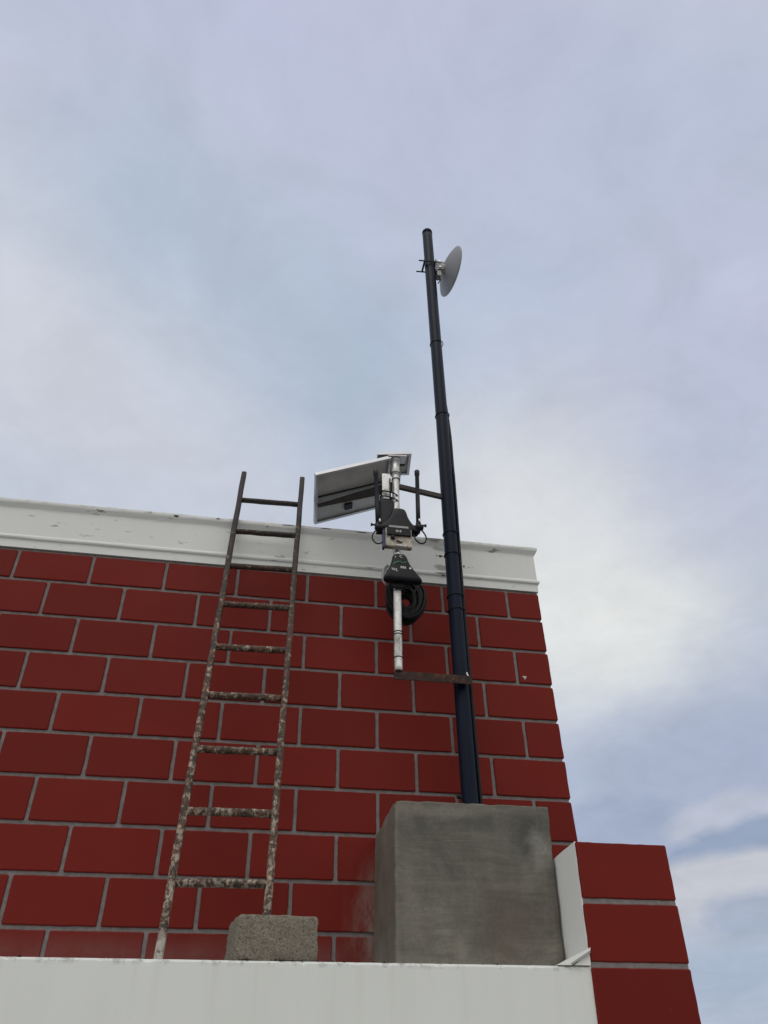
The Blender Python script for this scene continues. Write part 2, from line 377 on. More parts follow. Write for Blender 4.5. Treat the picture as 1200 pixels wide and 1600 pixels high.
mb.grid(pside(.006), False, True)
a = pside(.006)[0]; mb.grid([a, [(p[0]+.02, p[1], p[2]+.001) for p in a]], False, False)
e = [r[0] for r in pside(.006)]; mb.grid([e, [(p[0]+.010, p[1]-.001, p[2]) for p in e]], False, False)
mb.build('plaster_side', T['plaster'], pier)

# ------------------------------------------------------------------ ledge
mb = MB(); rows = []; N = 420
X1 = -.492
for i in range(N+1):
    x = XL+(X1-XL)*(i/N)
    ch = max(0, mnoise.noise(Vector((x*19, 0, 0)))-.22)*.016+max(0, mnoise.noise(Vector((x*47, 5, 0)))-.3)*.010
    w = .004*mnoise.noise(Vector((x*1.1, 2, 0)))
    y0 = -1.033
    xx = x if i < N else None
    def X(z): return x if i < N else pl(z)-.001
    rows.append([(X(FL), y0, FL), (X(-4), y0+.3*w, -4), (X(-3.2), y0+w, -3.2), (X(-3.06), y0+w, -3.06), (X(ZE), y0+w+ch*.2, ZE-.012-ch), (X(ZE), y0+w+.004+ch, ZE-.004-ch*.6), (X(ZE), y0+.014+ch, ZE-.0*ch), (X(ZE), -.5, ZE), (X(ZE), .012, ZE)])
mb.grid(rows, False, False)
ledge = mb.build('parapet_ledge', T['ledge'], None, (-3, YP, FL)); tag(ledge, 'white painted ledge with a chipped top edge running along the bottom', 'ledge')
# crumbs lying along the edge
mb = MB()
for i in range(34):
    x = random.choice([random.uniform(-3.6, -.7), random.uniform(-2.4, -1.6)]); y = random.uniform(-1.025, -1.00); s = random.uniform(.003, .008); c = Vector((x, y, ZE+s*.5))
    pts = [Vector((math.cos(a)*s*random.uniform(.7, 1.3), math.sin(a)*s*random.uniform(.7, 1.2), 0)) for a in (0, 1.2, 2.4, 3.7, 5)]
    mb.loft([[c+p-Vector((0,0,s*.5)) for p in pts], [c+p*.6+Vector((0,0,s*.5)) for p in pts]], False)
o = mb.build('crumbs', T['hole'], None, (-2, -1.01, ZE)); o['kind'] = 'stuff'; tag(o, 'dark crumbs of mortar scattered along the edge of the white ledge', 'debris')
# plaster fillet where the ledge meets the pier
fil = thing('plaster_fillet', 'white plaster wedge lifting in the corner between ledge and pier', 'wedge', (-.55, -1.03, ZE))
mb = MB(); ya, yb = -1.040, -.745
def tri(y, x0, zt): return [(x0, y, ZE+.001), (-.486, y, ZE+.001), (-.481, y, zt)]
mb.loft([tri(ya, -.575, -2.957), tri(yb, -.60, -2.95)], False); mb.build('wedge_core', T['plaster'], fil)
mb = MB(); mb.loft([[(-.665, -1.036, ZE+.001), (-.585, -1.044, ZE+.001), (-.483, -1.052, -2.962), (-.478, -1.052, -2.945)], [(-.665, -.75, ZE+.002), (-.585, -.75, ZE+.003), (-.484, -.75, -2.962), (-.480, -.75, -2.940)]], False)
mb.build('lifted_skin', T['plaster'], fil)
mb = MB(); mb.bar((-.592, -1.0465, -3.022), (-.486, -1.0545, -2.966), .006, .009); mb.build('torn_edge', T['grey'], fil)

# ------------------------------------------------------------------ concrete plinth
mb = MB()
YF = -.722; NX, NZ = 70, 70
def bf(u, v): 
    xl = -1.434-.018*(1-v); xr = -.470-.033*(1-v); z0 = ZE; z1 = -2.108
    x = xl+(xr-xl)*u; z = z0+(z1-z0)*v
    return Vector((x, YF, z))
def wob(p):
    cx_, cy_, cz_ = -.97, -.36, -2.6
    v = (p.z-ZE)/(2.108*-1-ZE); xl = -1.434-.018*(1-v); xr = -.470-.033*(1-v)
    ds = sorted((p.x-xl, xr-p.x, p.y-YF, -2.108-p.z))
    if ds[1] < .03:
        k = max(0, mnoise.noise(p*13)+.5*mnoise.noise(p*31)-.15)*.016*(1-ds[1]/.03)
        if (p-Vector((-1.434, YF, -2.108))).length < .035: k += .008
        p = p+Vector((cx_-p.x, cy_-p.y, cz_-p.z)).normalized()*k
    return wob0(p)
def wob0(p): return p+Vector((mnoise.noise(p*7)*.004, mnoise.noise(p*7+Vector((5,0,0)))*.004, mnoise.noise(p*7+Vector((0,5,0)))*.004))
fr = [[wob(bf(u/NX, v/NZ)) for u in range(NX+1)] for v in range(NZ+1)]
mb.grid(fr, False, True)
le = [[wob(bf(0, v/NZ)+Vector((0, -YF*w/24*.999, 0))) for w in range(25)] for v in range(NZ+1)]; mb.grid(le, False, True)
ri = [[wob(bf(1, v/NZ)+Vector((0, -YF*w/24*.999, 0))) for w in range(25)] for v in range(NZ+1)]; mb.grid(ri, False, True)
tp = [[wob(bf(u/NX, 1)+Vector((0, -YF*w/24*.999, 0))) for u in range(NX+1)] for w in range(25)]; mb.grid(tp, False, True)
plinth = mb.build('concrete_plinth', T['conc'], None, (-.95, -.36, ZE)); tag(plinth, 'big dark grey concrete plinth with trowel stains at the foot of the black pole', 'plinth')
bm = bmesh.new(); bm.from_mesh(plinth.data); bmesh.ops.remove_doubles(bm, verts=bm.verts, dist=.0004); bmesh.ops.recalc_face_normals(bm, faces=bm.faces)
bm.to_mesh(plinth.data); bm.free()
m = plinth.modifiers.new('bevel', 'BEVEL'); m.width = .006; m.segments = 3; m.limit_method = 'ANGLE'; m.angle_limit = math.radians(50)

# ------------------------------------------------------------------ small block
bm = bmesh.new()
fp = [(-2.306, -1.028), (-1.900, -1.016), (-1.900, -.77), (-2.352, -.77)]
vb = [bm.verts.new((x, y, ZE+.001)) for x, y in fp]; vt = [bm.verts.new((x+(.004 if i in (0, 3) else -.003), y, ZE+.206)) for i, (x, y) in enumerate(fp)]
bm.faces.new(vb[::-1]); bm.faces.new(vt)
for k in range(4): bm.faces.new((vb[k], vb[(k+1) % 4], vt[(k+1) % 4], vt[k]))
bmesh.ops.bevel(bm, geom=list(bm.edges), offset=.013, segments=2, affect='EDGES', profile=.5)
bmesh.ops.subdivide_edges(bm, edges=bm.edges, cuts=9, use_grid_fill=True)
bmesh.ops.triangulate(bm, faces=bm.faces)
for v in bm.verts:
    p = v.co.copy(); d = Vector((mnoise.noise(p*22), mnoise.noise(p*22+Vector((9,0,0))), mnoise.noise(p*22+Vector((0,9,0)))))
    d2 = Vector((mnoise.noise(p*60), mnoise.noise(p*60+Vector((9,0,0))), mnoise.noise(p*60+Vector((0,9,0)))))
    v.co += d*.006+d2*.004
mb = MB(); bm.verts.index_update(); mb.v = [v.co.copy() for v in bm.verts]; mb.f = [[v.index for v in f.verts] for f in bm.faces]; mb.sm = [True]*len(mb.f); bm.free()
o = mb.build('concrete_block', T['block'], None, (-2.1, -.9, ZE)); tag(o, 'small porous grey concrete block on the ledge before the ladder foot', 'block')

# ------------------------------------------------------------------ ladder
O = Vector((-2.6085, -.016, .669)); D = Vector((-.0080, -.0885, -.4098)); W = Vector((.5245, -.017, 0))
lad = thing('rusty_ladder', 'paint splattered rusty steel ladder leaning against the white cornice', 'ladder', O+D*8.99)
wy = Vector((0, 1, 0))
for sft, top in ((Vector((0,0,0)), at(381, 738, .045)), (W, at(472, 747, .03))):
    tz = (top.z-O.z)/D.z
    mb = MB(); pts = []
    for i in range(41):
        t = tz+(8.985-tz)*i/40; p = O+sft+D*t; pts.append(p+Vector((mnoise.noise(p*3)*.004, mnoise.noise(p*3+Vector((4,0,0)))*.004, 0)))
    # rectangular hollow section with softened corners
    dn = D.normalized(); sx = Vector((1,0,0)); sx = (sx-dn*sx.dot(dn)).normalized(); sy = dn.cross(sx); rows = []
    for p in pts:
        a, b, c = .0215, .027, .007
        rows.append([p+sx*x+sy*y for x, y in ((-a+c,-b),(a-c,-b),(a,-b+c),(a,b-c),(a-c,b),(-a+c,b),(-a,b-c),(-a,-b+c))])
    mb.loft(rows, True); mb.build('rail', T['ladder'], lad)
for k in range(9):
    a = O+D*k; b = a+W; mb = MB(); e = (b-a).normalized()
    n = 12; rows = []
    for i in range(n+1):
        p = a+(b-a)*i/n; p = p+Vector((0, mnoise.noise(p*9)*.002, mnoise.noise(p*9+Vector((3,0,0)))*.003))
        q = [(math.cos(2*PI*j/12), math.sin(2*PI*j/12)) for j in range(12)]
        rr = .0235*(1+.06*mnoise.noise(p*14)); rows.append([p+Vector((0, y*rr, z*rr)) for y, z in q])
    mb.loft(rows, True); mb.build('rung', T['ladder'], lad)

# ------------------------------------------------------------------ pole
def polex(z):
    pts = [(-2.11, -.860), (.2, -.844), (1.7, -.829), (4.75, -.816)]
    for (a, x), (b, y) in zip(pts, pts[1:]):
        if z <= b: return x+(y-x)*(z-a)/(b-a)
    return pts[-1][1]
PY, PR = -.36, .0575
pole = thing('black_pole', 'tall black painted steel pole standing on the concrete plinth', 'pole', (-.86, PY, -2.108))
ptop = at(668, 362, PY).z-.02
zs = [-2.115+i*(ptop+2.115)/60 for i in range(61)]
mb = MB(); mb.tube([(polex(z), PY, z) for z in zs], PR, 32); mb.build('shaft', T['pole'], pole)
mb = MB(); mb.lathe((polex(ptop), PY, ptop+.001), (0,0,1), [(-.05, PR+.002), (-.002, PR+.002), (.010, PR*.93), (.020, PR*.75), (.027, PR*.45), (.030, .01)], 32); mb.build('end_cap', T['pole'], pole)
for px, py in ((680, 531), (689, 643), (706, 829), (709, 862), (713, 927), (715, 949)):
    z = at(px, py, PY-PR).z
    mb = MB(); cx = polex(z); tilt = random.uniform(-.012, .012)
    mb.tube([(cx+.005+(PR+.009)*math.cos(a), PY+(PR+.003)*math.sin(a), z+tilt*math.cos(a)) for a in [2*PI*k/40 for k in range(40)]], .0042, 8, True)
    mb.build('cable_tie', T['rubber'], pole)
# cables strapped to the pole
def pc(z, ang, off): return (polex(z)+(PR+off)*math.cos(ang), PY+(PR+off)*math.sin(ang), z)
mb = MB()
zs = [-2.105+i*.1 for i in range(66)]
mb.tube([pc(z, -.28+.10*math.sin(z*1.3)+(.9 if z > 1.5 else .9*max(0, (z-.9)/.6)), .010+.003*math.sin(z*2.1)) for z in zs if z < 3.95]+[(-.72, PY-.02, 4.02), (-.69, PY-.03, 4.06)], .010, 10)
o = mb.build('data_cable', T['rubber'], None, (-.80, PY, -2.105)); tag(o, 'thin black cable tied to the pole and climbing to the dish', 'cable')
mb = MB()
mb.tube([pc(z, -.02+.10*math.sin(z*1.1+1)+1.7*max(0, min(1, (z-1.35)/1.5)), .010+.002*math.sin(z*1.7)) for z in zs if z < 2.9], .0135, 10)
o = mb.build('power_cable', T['rubber'], None, (-.79, PY, -2.105)); tag(o, 'thicker black cable tied along the right side of the lower pole', 'cable')
mb = MB(); p = at(731, 1056, PY-PR-.03); mb.tube([p+Vector(v) for v in ((-.006, 0, .025), (0, 0, 0), (.012, -.004, -.012), (.008, -.002, -.03))], .006, 8)
o = mb.build('tape_end', T['white'], None, p); tag(o, 'small white loose tape end beside the rusty lower bracket', 'tape')
# bolt heads low on the pole
mb = MB(); p = at(714, 1245, PY); mb.lathe(p, (1, 0, 0), [(0, .014), (.05, .014), (.05, .02), (.07, .02)], 8); mb.build('bolt', T['dark'], pole)

# ------------------------------------------------------------------ brackets
GY = -.445
def gx(z): return -1.333+.0125*(z+1.1)
br = thing('angle_bracket', 'rusty angle iron across the front of the pole carrying the pipe foot', 'bracket', (-1.08, -.44, -1.14), 'brackets tying the silver pipe to the black pole')
mb = MB(); mb.box((-1.372, -.471, -1.178), (-.803, -.464, -1.112)); mb.box((-1.372, -.464, -1.119), (-.803, -.4185, -1.112)); mb.build('angle_iron', T['rust'], br, None, .002)
mb = MB(); mb.tube([(gx(-1.11)+.034*math.cos(a), GY+.034*math.sin(a), -1.110) for a in [2*PI*k/24 for k in range(24)]], .006, 6, True); mb.build('weld_bead', T['rust'], br)
mb = MB(); mb.tube([(-.915+.012*k, -.4195, -1.110+.002*math.sin(k*3)) for k in range(10)], .006, 6); mb.build('weld_bead', T['rust'], br)
o = MB(); o.bar((-.885, -.365, .637), (-1.285, -.440, .637), .030, .046); o = o.build('tie_bar', T['brown'], None, (-1.09, -.40, .637), .003)
tag(o, 'dull brown flat bar joining the pipe top to the pole against the sky', 'bracket', 'brackets tying the silver pipe to the black pole')

# ------------------------------------------------------------------ galvanised pipe
pipe = thing('galvanised_pipe', 'silver galvanised pipe standing on the rusty bracket beside the pole', 'pipe', (gx(-1.112), GY, -1.112))
ztp = .90
mb = MB(); zs = [-1.112+i*(ztp+1.112)/40 for i in range(41)]
mb.tube([(gx(z), GY, z) for z in zs], .0305, 24); mb.build('shaft', T['galv'], pipe)
mb = MB(); mb.tube([(gx(z), GY, z) for z in (.745, .75, .90, .905)], [.030, .037, .037, .030], 24); mb.build('top_collar', T['galv'], pipe)
for py, r in ((738, .0385), (747, .0335), (921, .034), (985, .0322), (989, .0322), (1025, .0318)):
    z = at(621, py, GY-.03).z; mb = MB()
    mb.tube([(gx(z)+(r)*math.cos(a), GY+r*math.sin(a), z) for a in [2*PI*k/28 for k in range(28)]], .0035, 6, True); mb.build('band', T['dark'], pipe)
mb = MB(); z = .90
mb.lathe((gx(z), GY, z), (0,0,1), [(0, .036), (.02, .045), (.035, .045), (.045, .03)], 16); mb.bar((gx(z)-.07, GY-.01, z+.030), (gx(z)+.09, GY-.01, z+.047), .10, .012); mb.build('head_clamp', T['alu'], pipe)

# ------------------------------------------------------------------ solar panels
def solar(label, TR, TL, BR, th, jb, cross, name='solar_panel', dirp=1):
    TR, TL, BR = Vector(TR), Vector(TL), Vector(BR); ux = (TL-TR); uy = (BR-TR); w = ux.length; h = uy.length
    ux.normalize(); uy = (uy-ux*uy.dot(ux)).normalized(); n = ux.cross(uy)
    if n.z < 0: n = -n
    c = TR+ux*w/2+uy*h/2
    t = thing(name, label, 'solar panel', c, 'solar panels at the pipe top')
    P = lambda a, b, d: TR+ux*a+uy*b+n*d
    fw = .022
    mb = MB()
    def slab(m, a0, a1, b0, b1, d0, d1): m.hexa([P(a0,b0,d0), P(a1,b0,d0), P(a1,b1,d0), P(a0,b1,d0)], [P(a0,b0,d1), P(a1,b0,d1), P(a1,b1,d1), P(a0,b1,d1)])
    # frame: four L rails, outer wall + inner flange
    fr = MB()
    for a0, a1, b0, b1 in ((0, w, 0, .006), (0, w, h-.006, h), (0, .006, .006, h-.006), (w-.006, w, .006, h-.006)): slab(fr, a0, a1, b0, b1, 0, th)
    for a0, a1, b0, b1 in ((.006, w-.006, .006, fw), (.006, w-.006, h-fw, h-.006), (.006, fw, fw, h-fw), (w-fw, w-.006, fw, h-fw)): slab(fr, a0, a1, b0, b1, 0, .004)
    fr.build('frame', T['alu'], t)
    bs = MB(); slab(bs, .006, w-.006, .006, h-.006, th*.62, th*.82); bs.build('back_sheet', T['pback'], t)
    gl = MB(); slab(gl, .006, w-.006, .006, h-.006, th*.84, th*.97); gl.build('glass_front', T['cell'], t)
    for a, b, s1, s2 in jb:
        x = MB(); slab(x, w*a-s1/2, w*a+s1/2, h*b-s2/2, h*b+s2/2, th*.62-.024, th*.62); x.build('junction_box', T['slate'], t, None, .004)
    for b in cross:
        x = MB(); slab(x, .007, w-.007, h*b-.009, h*b+.009, .004, th*.6); x.build('cross_rail', T['alu'], t)
    return t, P, w, h
p1, P1, w1, h1 = solar('larger solar panel seen from below, tilted down to the left of the pipe', (-1.352, -.5, .904), (-1.992, -.480, .635), (-1.300, .06, .822), .034, [(.54, .80, .072, .066)], [])
p2, P2, w2, h2 = solar('smaller flat solar panel behind the pipe top, its right half in view', (-1.172, -.5, .980), (-1.468, -.468, .956), (-1.149, -.235, .966), .026, [(.26, .46, .060, .045)], [])
mb = MB()
a = P1(w1*.97, h1*.60, -.012); b = P1(-.02, h1*.52, -.05)
mb.bar(b, a, .10, .02, (0,.3,1), .03, .012); mb.build('support_arm', T['brown'], p1)
mb = MB(); mb.bar(P1(w1-.004, h1*.46, .008), P1(.004, h1*.46, .008), .012, .012); mb.build('cross_rail', T['dark'], p1)
mb = MB(); mb.bar(P2(w2*.30, h2*.78, -.005), at(623, 757, GY+.05), .022, .012); mb.build('support_strut', T['galv'], p2)

# ------------------------------------------------------------------ loft helper for hoods
def rrect(cx, cy, z, hw, y0, y1, r, n=5):
    hd = (y1-y0)/2; yc = (y0+y1)/2; r = min(r, hw*.95, hd*.95); out = []
    for sx, sy, a0 in ((1,-1,-PI/2), (1,1,0), (-1,1,PI/2), (-1,-1,PI)):
        for k in range(n+1):
            a = a0+PI/2*k/n; out.append((cx+sx*(hw-r)+r*math.cos(a), yc+sy*(hd-r)+r*math.sin(a), z))
    return out
def spline(tab, z):
    for (z0, *a), (z1, *b) in zip(tab, tab[1:]):
        if z0 >= z >= z1:
            t = (z0-z)/(z0-z1); t2 = t
            return [p+(q-p)*t2 for p, q in zip(a, b)]
    return tab[-1][1:]
def hood(tab, y0, y1, name, parent, mat):
    mb = MB(); z0, z1 = tab[0][0], tab[-1][0]; N = 36; rows = []
    for i in range(N+1):
        z = z0+(z1-z0)*i/N; cx, hw, fy = spline(tab, z); rows.append(rrect(cx, 0, z, hw, y0+fy, y1, .03))
    mb.loft(rows, True); return mb.build(name, mat, parent)
def text(s, size, p, name, mat, parent, ang=0):
    cu = bpy.data.curves.new(name, 'FONT'); cu.body = s; cu.size = size*S; cu.extrude = .0008; cu.align_x = 'CENTER'; cu.align_y = 'CENTER'
    to = bpy.data.objects.new('tmp', cu); COL.objects.link(to); dg = bpy.context.evaluated_depsgraph_get(); dg.update()
    me = bpy.data.meshes.new_from_object(to.evaluated_get(dg)); bpy.data.objects.remove(to)
    me.name = name; me.materials.clear(); me.materials.append(mat)
    o = bpy.data.objects.new(name, me); COL.objects.link(o); o.parent = parent; o.location = (Vector(p)-Vector(parent['_b']))*S; o.rotation_euler = (PI/2, 0, ang)
    mw = Matrix.Rotation(ang, 4, 'Y') @ Matrix.Rotation(PI/2, 4, 'X'); o.rotation_euler = mw.to_euler()
    return o

# ------------------------------------------------------------------ upper gateway
gw = thing('radio_gateway', 'black bell-shaped radio hood over a stained clear box between the rod antennas', 'radio', (-1.32, -.50, -.12))
tab = [(.315, -1.312, .030, .03), (.310, -1.312, .045, .018), (.298, -1.312, .056, .008), (.275, -1.312, .064, .003), (.235, -1.313, .073, 0), (.20, -1.314, .087, 0), (.165, -1.316, .108, 0), (.135, -1.319, .134, 0), (.112, -1.320, .158, 0), (.095, -1.320, .168, .002), (.085, -1.320, .166, .008)]
hood(tab, -.565, -.478, 'hood', gw, T['black'])
mb = MB(); mb.box((-1.432, -.575, -.096), (-1.219, -.525, .082)); mb.build('clear_box', T['box'], gw, None, .008)
mb = MB(); mb.box((-1.402, -.572, .083), (-1.242, -.500, .112)); mb.build('box_lid', T['grey'], gw, None, .006)
fm = MB(); fm.box((-1.420, -.592, .003), (-1.231, -.576, .078)); fm = fm.build('black_module', T['black'], gw, None, .005)
text('818', .030, (-1.330, -.5925, .040), 'module_marking', T['white'], fm)
mb = MB(); c = Vector((-1.375, -.576, -.020)); mb.lathe(c, (0,-1,0), [(0, .018), (.02, .016), (.024, .008)], 14); mb.build('cable_gland', T['black'], gw)
mb = MB(); mb.box((-1.452, -.565, -.105), (-1.434, -.52, .06)); mb.build('terminal_strip', T['blue'], gw, None, .003)
mb = MB(); mb.box((-1.350, -.5785, -.088), (-1.300, -.5755, -.078)); mb.box((-1.29, -.5785, -.090), (-1.272, -.5755, -.079)); mb.build('label_strip', T['white'], gw)
mb = MB(); mb.tube([(-1.345, -.578, -.045), (-1.33, -.585, -.05), (-1.315, -.582, -.06), (-1.30, -.578, -.05)], .006, 8); mb.build('inner_wire', T['brown'], gw)
mb = MB(); mb.bar((-1.345, -.50, -.112), (-1.30, -.50, -.112), .03, .02); mb.lathe((-1.325, -.50, -.15), (0,0,1), [(0, .030), (.035, .036), (.045, .03)], 16); mb.build('bottom_gland', T['steel'], gw)

# ------------------------------------------------------------------ antennas
def antenna(x, z0, z1, label, side):
    t = thing('rod_antenna', label, 'antenna', (x, -.52, z0), 'rod antennas beside the radio gateway')
    h = z1-z0; mb = MB()
    L = [(0, .0185), (h*.3, .0185), (h-.055, .0175), (h-.050, .022), (h-.008, .022), (h, .016)]
    mb.tube([(x+(.012*side)*(k/h), -.52, z0+k) for k, r in L], [r for k, r in L], 16); mb.build('rod', T['slate'], t)
    mb = MB(); mb.lathe((x-side*.004+.008, -.545, z0-.005), (0,0,1), [(0, .009), (.035, .009), (.036, .007)], 10); mb.build('collar', T['steel'], t)
    mb = MB(); mb.lathe((x, -.52, z0-.045), (0,0,1), [(-.01, .014), (0, .022), (.045, .023), (.05, .019)], 14); mb.build('socket', T['dark'], t)
    mb = MB(); mb.bar((x+side*.012, -.525, z0-.07), (x-side*.075, -.525, z0-.065), .06, .045); mb.lathe((x, -.555, z0-.062), (1,0,0), [(-.03, .024), (.03, .024)], 12); mb.build('mount_clamp', T['dark'], t, None, .004)
    mb = MB(); mb.lathe((x+side*.018, -.54, z0-.03), (side,0,0), [(0, .008), (.03, .008), (.03, .013), (.042, .013)], 8); mb.build('bolt', T['dark'], t)
    ctl = [(.006, -.085), (.030, -.105), (.050, -.150), (.045, -.195), (.020, -.226), (-.015, -.222), (-.040, -.185), (-.046, -.150), (-.062, -.140)]
    pts = []
    for k in range(len(ctl)-1):
        p0, p1, p2, p3 = ctl[max(k-1, 0)], ctl[k], ctl[k+1], ctl[min(k+2, len(ctl)-1)]
        for q_ in range(5):
            u = q_/5; a, b = [.5*((2*p1[c])+(-p0[c]+p2[c])*u+(2*p0[c]-5*p1[c]+4*p2[c]-p3[c])*u*u+(-p0[c]+3*p1[c]-3*p2[c]+p3[c])*u**3) for c in (0, 1)]
            pts.append((x+side*a, -.555+.006*math.sin(k+u), z0+b))
    mb = MB(); mb.tube(pts, .0058, 8); mb.build('pigtail_cable', T['rubber'], t)
    return t
antenna(-1.482, .152, .722, 'left rod antenna, standing in front of the larger solar panel', -1)
antenna(-1.150, .192, .768, 'right rod antenna, standing against the sky between pipe and pole', 1)

# ------------------------------------------------------------------ lower device
cc = thing('sensor_hood', 'black bell-shaped hood with white and green print below the clear box', 'sensor', (-1.30, -.50, -.40))
tab = [(-.148, -1.318, .030, .02), (-.153, -1.318, .044, .008), (-.170, -1.317, .056, .002), (-.21, -1.315, .066, 0), (-.25, -1.312, .080, 0), (-.285, -1.309, .098, 0), (-.32, -1.305, .120, 0), (-.35, -1.301, .138, 0), (-.370, -1.298, .149, .001), (-.383, -1.297, .150, .006), (-.392, -1.297, .140, .014)]
sh = hood(tab, -.565, -.500, 'shell', cc, T['black'])
text('C', .034, (-1.312, -.5655, -.183), 'printed_letter', T['white'], cc)
text('WL', .034, (-1.363, -.5655, -.310), 'printed_letters', T['white'], cc, .15)
text('888', .030, (-1.297, -.5655, -.285), 'printed_letters', T['white'], cc, .05)
mb = MB(); mb.lathe((-1.243, -.5645, -.287), (0,-1,0), [(0, .009), (.0015, .008)], 10); mb.build('printed_dot', T['white'], cc); mb = MB(); mb.lathe((-1.356, -.5645, -.190), (0,-1,0), [(0, .005), (.0015, .004)], 8); mb.build('printed_dot', T['white'], cc)
mb = MB(); mb.tube([(-1.381, -.565, -.272), (-1.365, -.565, -.250), (-1.34, -.565, -.236), (-1.318, -.565, -.232), (-1.300, -.565, -.243), (-1.285, -.565, -.240), (-1.270, -.565, -.224)], [.002, .005, .006, .005, .004, .004, .002], 8); mb.build('printed_swoosh', T['green'], cc)
mb = MB(); mb.box((-1.37, -.515, -.43), (-1.29, -.482, -.385)); mb.build('pipe_clip', T['black'], cc, None, .003)

# ------------------------------------------------------------------ cable coil
mb = MB(); pts = []; turns = 26; random.seed(4)
for i in range(turns*40):
    k = i/40; a = 2*PI*k; g_ = (k*7) % 26/26; rx = .040+.114*g_+.008*math.sin(k*2.7); rz = .070+.187*g_+.010*math.sin(k*1.9+1)
    pts.append((-1.238+.010*math.sin(k*1.3)+rx*math.sin(a), -.355+.05*math.sin(k*2.1+.4)+.015*math.cos(a*1.0), -.375-.090*(1-g_)+(min(rz, .125) if math.cos(a) > 0 else rz)*math.cos(a)))
mb.tube(pts, .0115, 8); o = mb.build('cable_coil', T['rubber'], None, (-1.24, -.36, -.65)); tag(o, 'coil of black cable hung behind the pipe below the printed hood', 'cable coil')
a = [at(606, 884, -.45), at(600, 889, -.45), at(598, 899, -.45), at(600, 908, -.45), at(604, 914, -.45)]
mb = MB(); mb.tube(a, .013, 12); o = mb.build('elbow_hose', T['grey'], None, a[2]); tag(o, 'short bent grey hose end left of the cable coil', 'hose')

# ------------------------------------------------------------------ adapter behind the pipe
ad = thing('adapter_box', 'dark rounded adapter box on a pale plate strapped left of the pipe', 'adapter', (-1.40, -.45, .27))
mb = MB(); N = 14; rows = []
for i in range(N+1):
    z = .16+(.455-.16)*i/N; e = min(1, min(z-.16, .455-z)/.03); hw = .048+.014*math.sqrt(max(0, 1-(1-e)**2)); rows.append(rrect(-1.398, 0, z, hw, -.485, -.415, .02))
mb.loft(rows, True); mb.build('body', T['slate'], ad)
mb = MB(); mb.box((-1.432, -.470, .455), (-1.362, -.458, .745)); mb.build('back_plate', T['galv'], ad, None, .003)
for py in (770.5, 778.5):
    z = at(612, py, -.48).z; mb = MB(); pts = []
    for k in range(40):
        q = 2*PI*k/40; pts.append((-1.370+.073*math.copysign(abs(math.cos(q))**.7, math.cos(q)), -.452+.040*math.sin(q), z-.022*math.cos(q)))
    mb.tube(pts, .0062, 8, True); mb.build('cable_tie', T['rubber'], ad)
mb = MB(); mb.box((-1.372, -.49, .45), (-1.362, -.47, .68)); mb.build('plate_edge', T['dark'], ad)

# ------------------------------------------------------------------ dish
dc = at(703.5, 424, PY); R0 = .286
ax = Vector((math.cos(.18), math.sin(.18), 0.0)).normalized()
dish = thing('dish_antenna', 'grey round dish antenna facing away near the top of the black pole', 'dish', (polex(dc.z), PY, dc.z))
dep = .085; vtx = dc-ax*dep
mb = MB(); prof = [(dep*(r/R0)**2, r) for r in [R0*k/14 for k in range(1, 15)]]
prof = prof+[(dep+.008, R0+.003), (dep+.014, R0), (dep+.012, R0-.006)]+[(dep*(r/R0)**2+.010, r-.005) for r in [R0*k/14 for k in range(13, 0, -1)]]
mb.lathe(vtx, ax, prof, 64); mb.build('reflector', T['dish'], dish)
mb = MB(); mb.lathe(vtx, ax, [(-.055, .030), (-.05, .046), (-.006, .052), (.012, .060)], 20); mb.build('hub', T['grey'], dish)
mb = MB(); hz = Vector((0,0,1)); sd = ax.cross(hz)
px0 = Vector((polex(dc.z)+PR, PY, dc.z))
for s in (-1, 1): mb.bar(px0+sd*s*.038+Vector((-.01,0,.02)), vtx-ax*.01+sd*s*.040+Vector((0,0,.01)), .010, .17, (0,0,1), .010, .13)
mb.bar(px0+Vector((.006,0,-.10)), px0+Vector((.006,0,.12)), .11, .012, (1,0,0)); mb.build('tilt_bracket', T['dish'], dish, None, .003)
mb = MB(); mb.lathe(px0+Vector((.045, -.055, .075)), (0,1,0), [(-.012, .017), (.0, .017), (.0, .012), (.11, .012), (.11, .017), (.122, .017)], 8); mb.build('bolt', T['steel'], dish); mb = MB(); mb.lathe(px0+Vector((.045, -.055, -.03)), (0,1,0), [(-.012, .014), (0, .014), (.11, .010)], 8); mb.build('bolt', T['steel'], dish)
mb = MB(); cz = dc.z+.035
for dz in (0,):
    mb.bar((polex(cz)-PR-.016, PY-.08, cz+dz), (polex(cz)-PR-.016, PY+.08, cz+dz), .018, .03)
    for s in (-1, 1): mb.tube([(polex(cz)-PR-.085, PY+s*.072, cz+dz-.02), (px0.x+.015, PY+s*.072, cz+dz)], .008, 8)
mb.build('pole_clamp', T['dark'], dish)
mb = MB(); mb.box((px0.x+.01, PY-.045, dc.z-.17), (px0.x+.06, PY+.03, dc.z-.075)); mb.build('radio_unit', T['grey'], dish, None, .008)
mb = MB(); b = Vector((px0.x+.03, PY-.03, dc.z-.17)); mb.tube([b, b+Vector((.004, -.008, -.05)), b+Vector((-.03, -.012, -.10)), b+Vector((-.05, -.02, -.065)), b+Vector((-.02, -.02, -.03)), b+Vector((.012, -.01, -.08)), b+Vector((-.02, .0, -.14))], .006, 8); mb.build('pigtail_cable', T['rubber'], dish)

# ------------------------------------------------------------------ ground
mb = MB(); mb.face([(-600, -600, FL), (600, -600, FL), (600, 600, FL), (-600, 600, FL)]); o = mb.build('roof_floor', T['roof']); o['kind'] = 'structure'

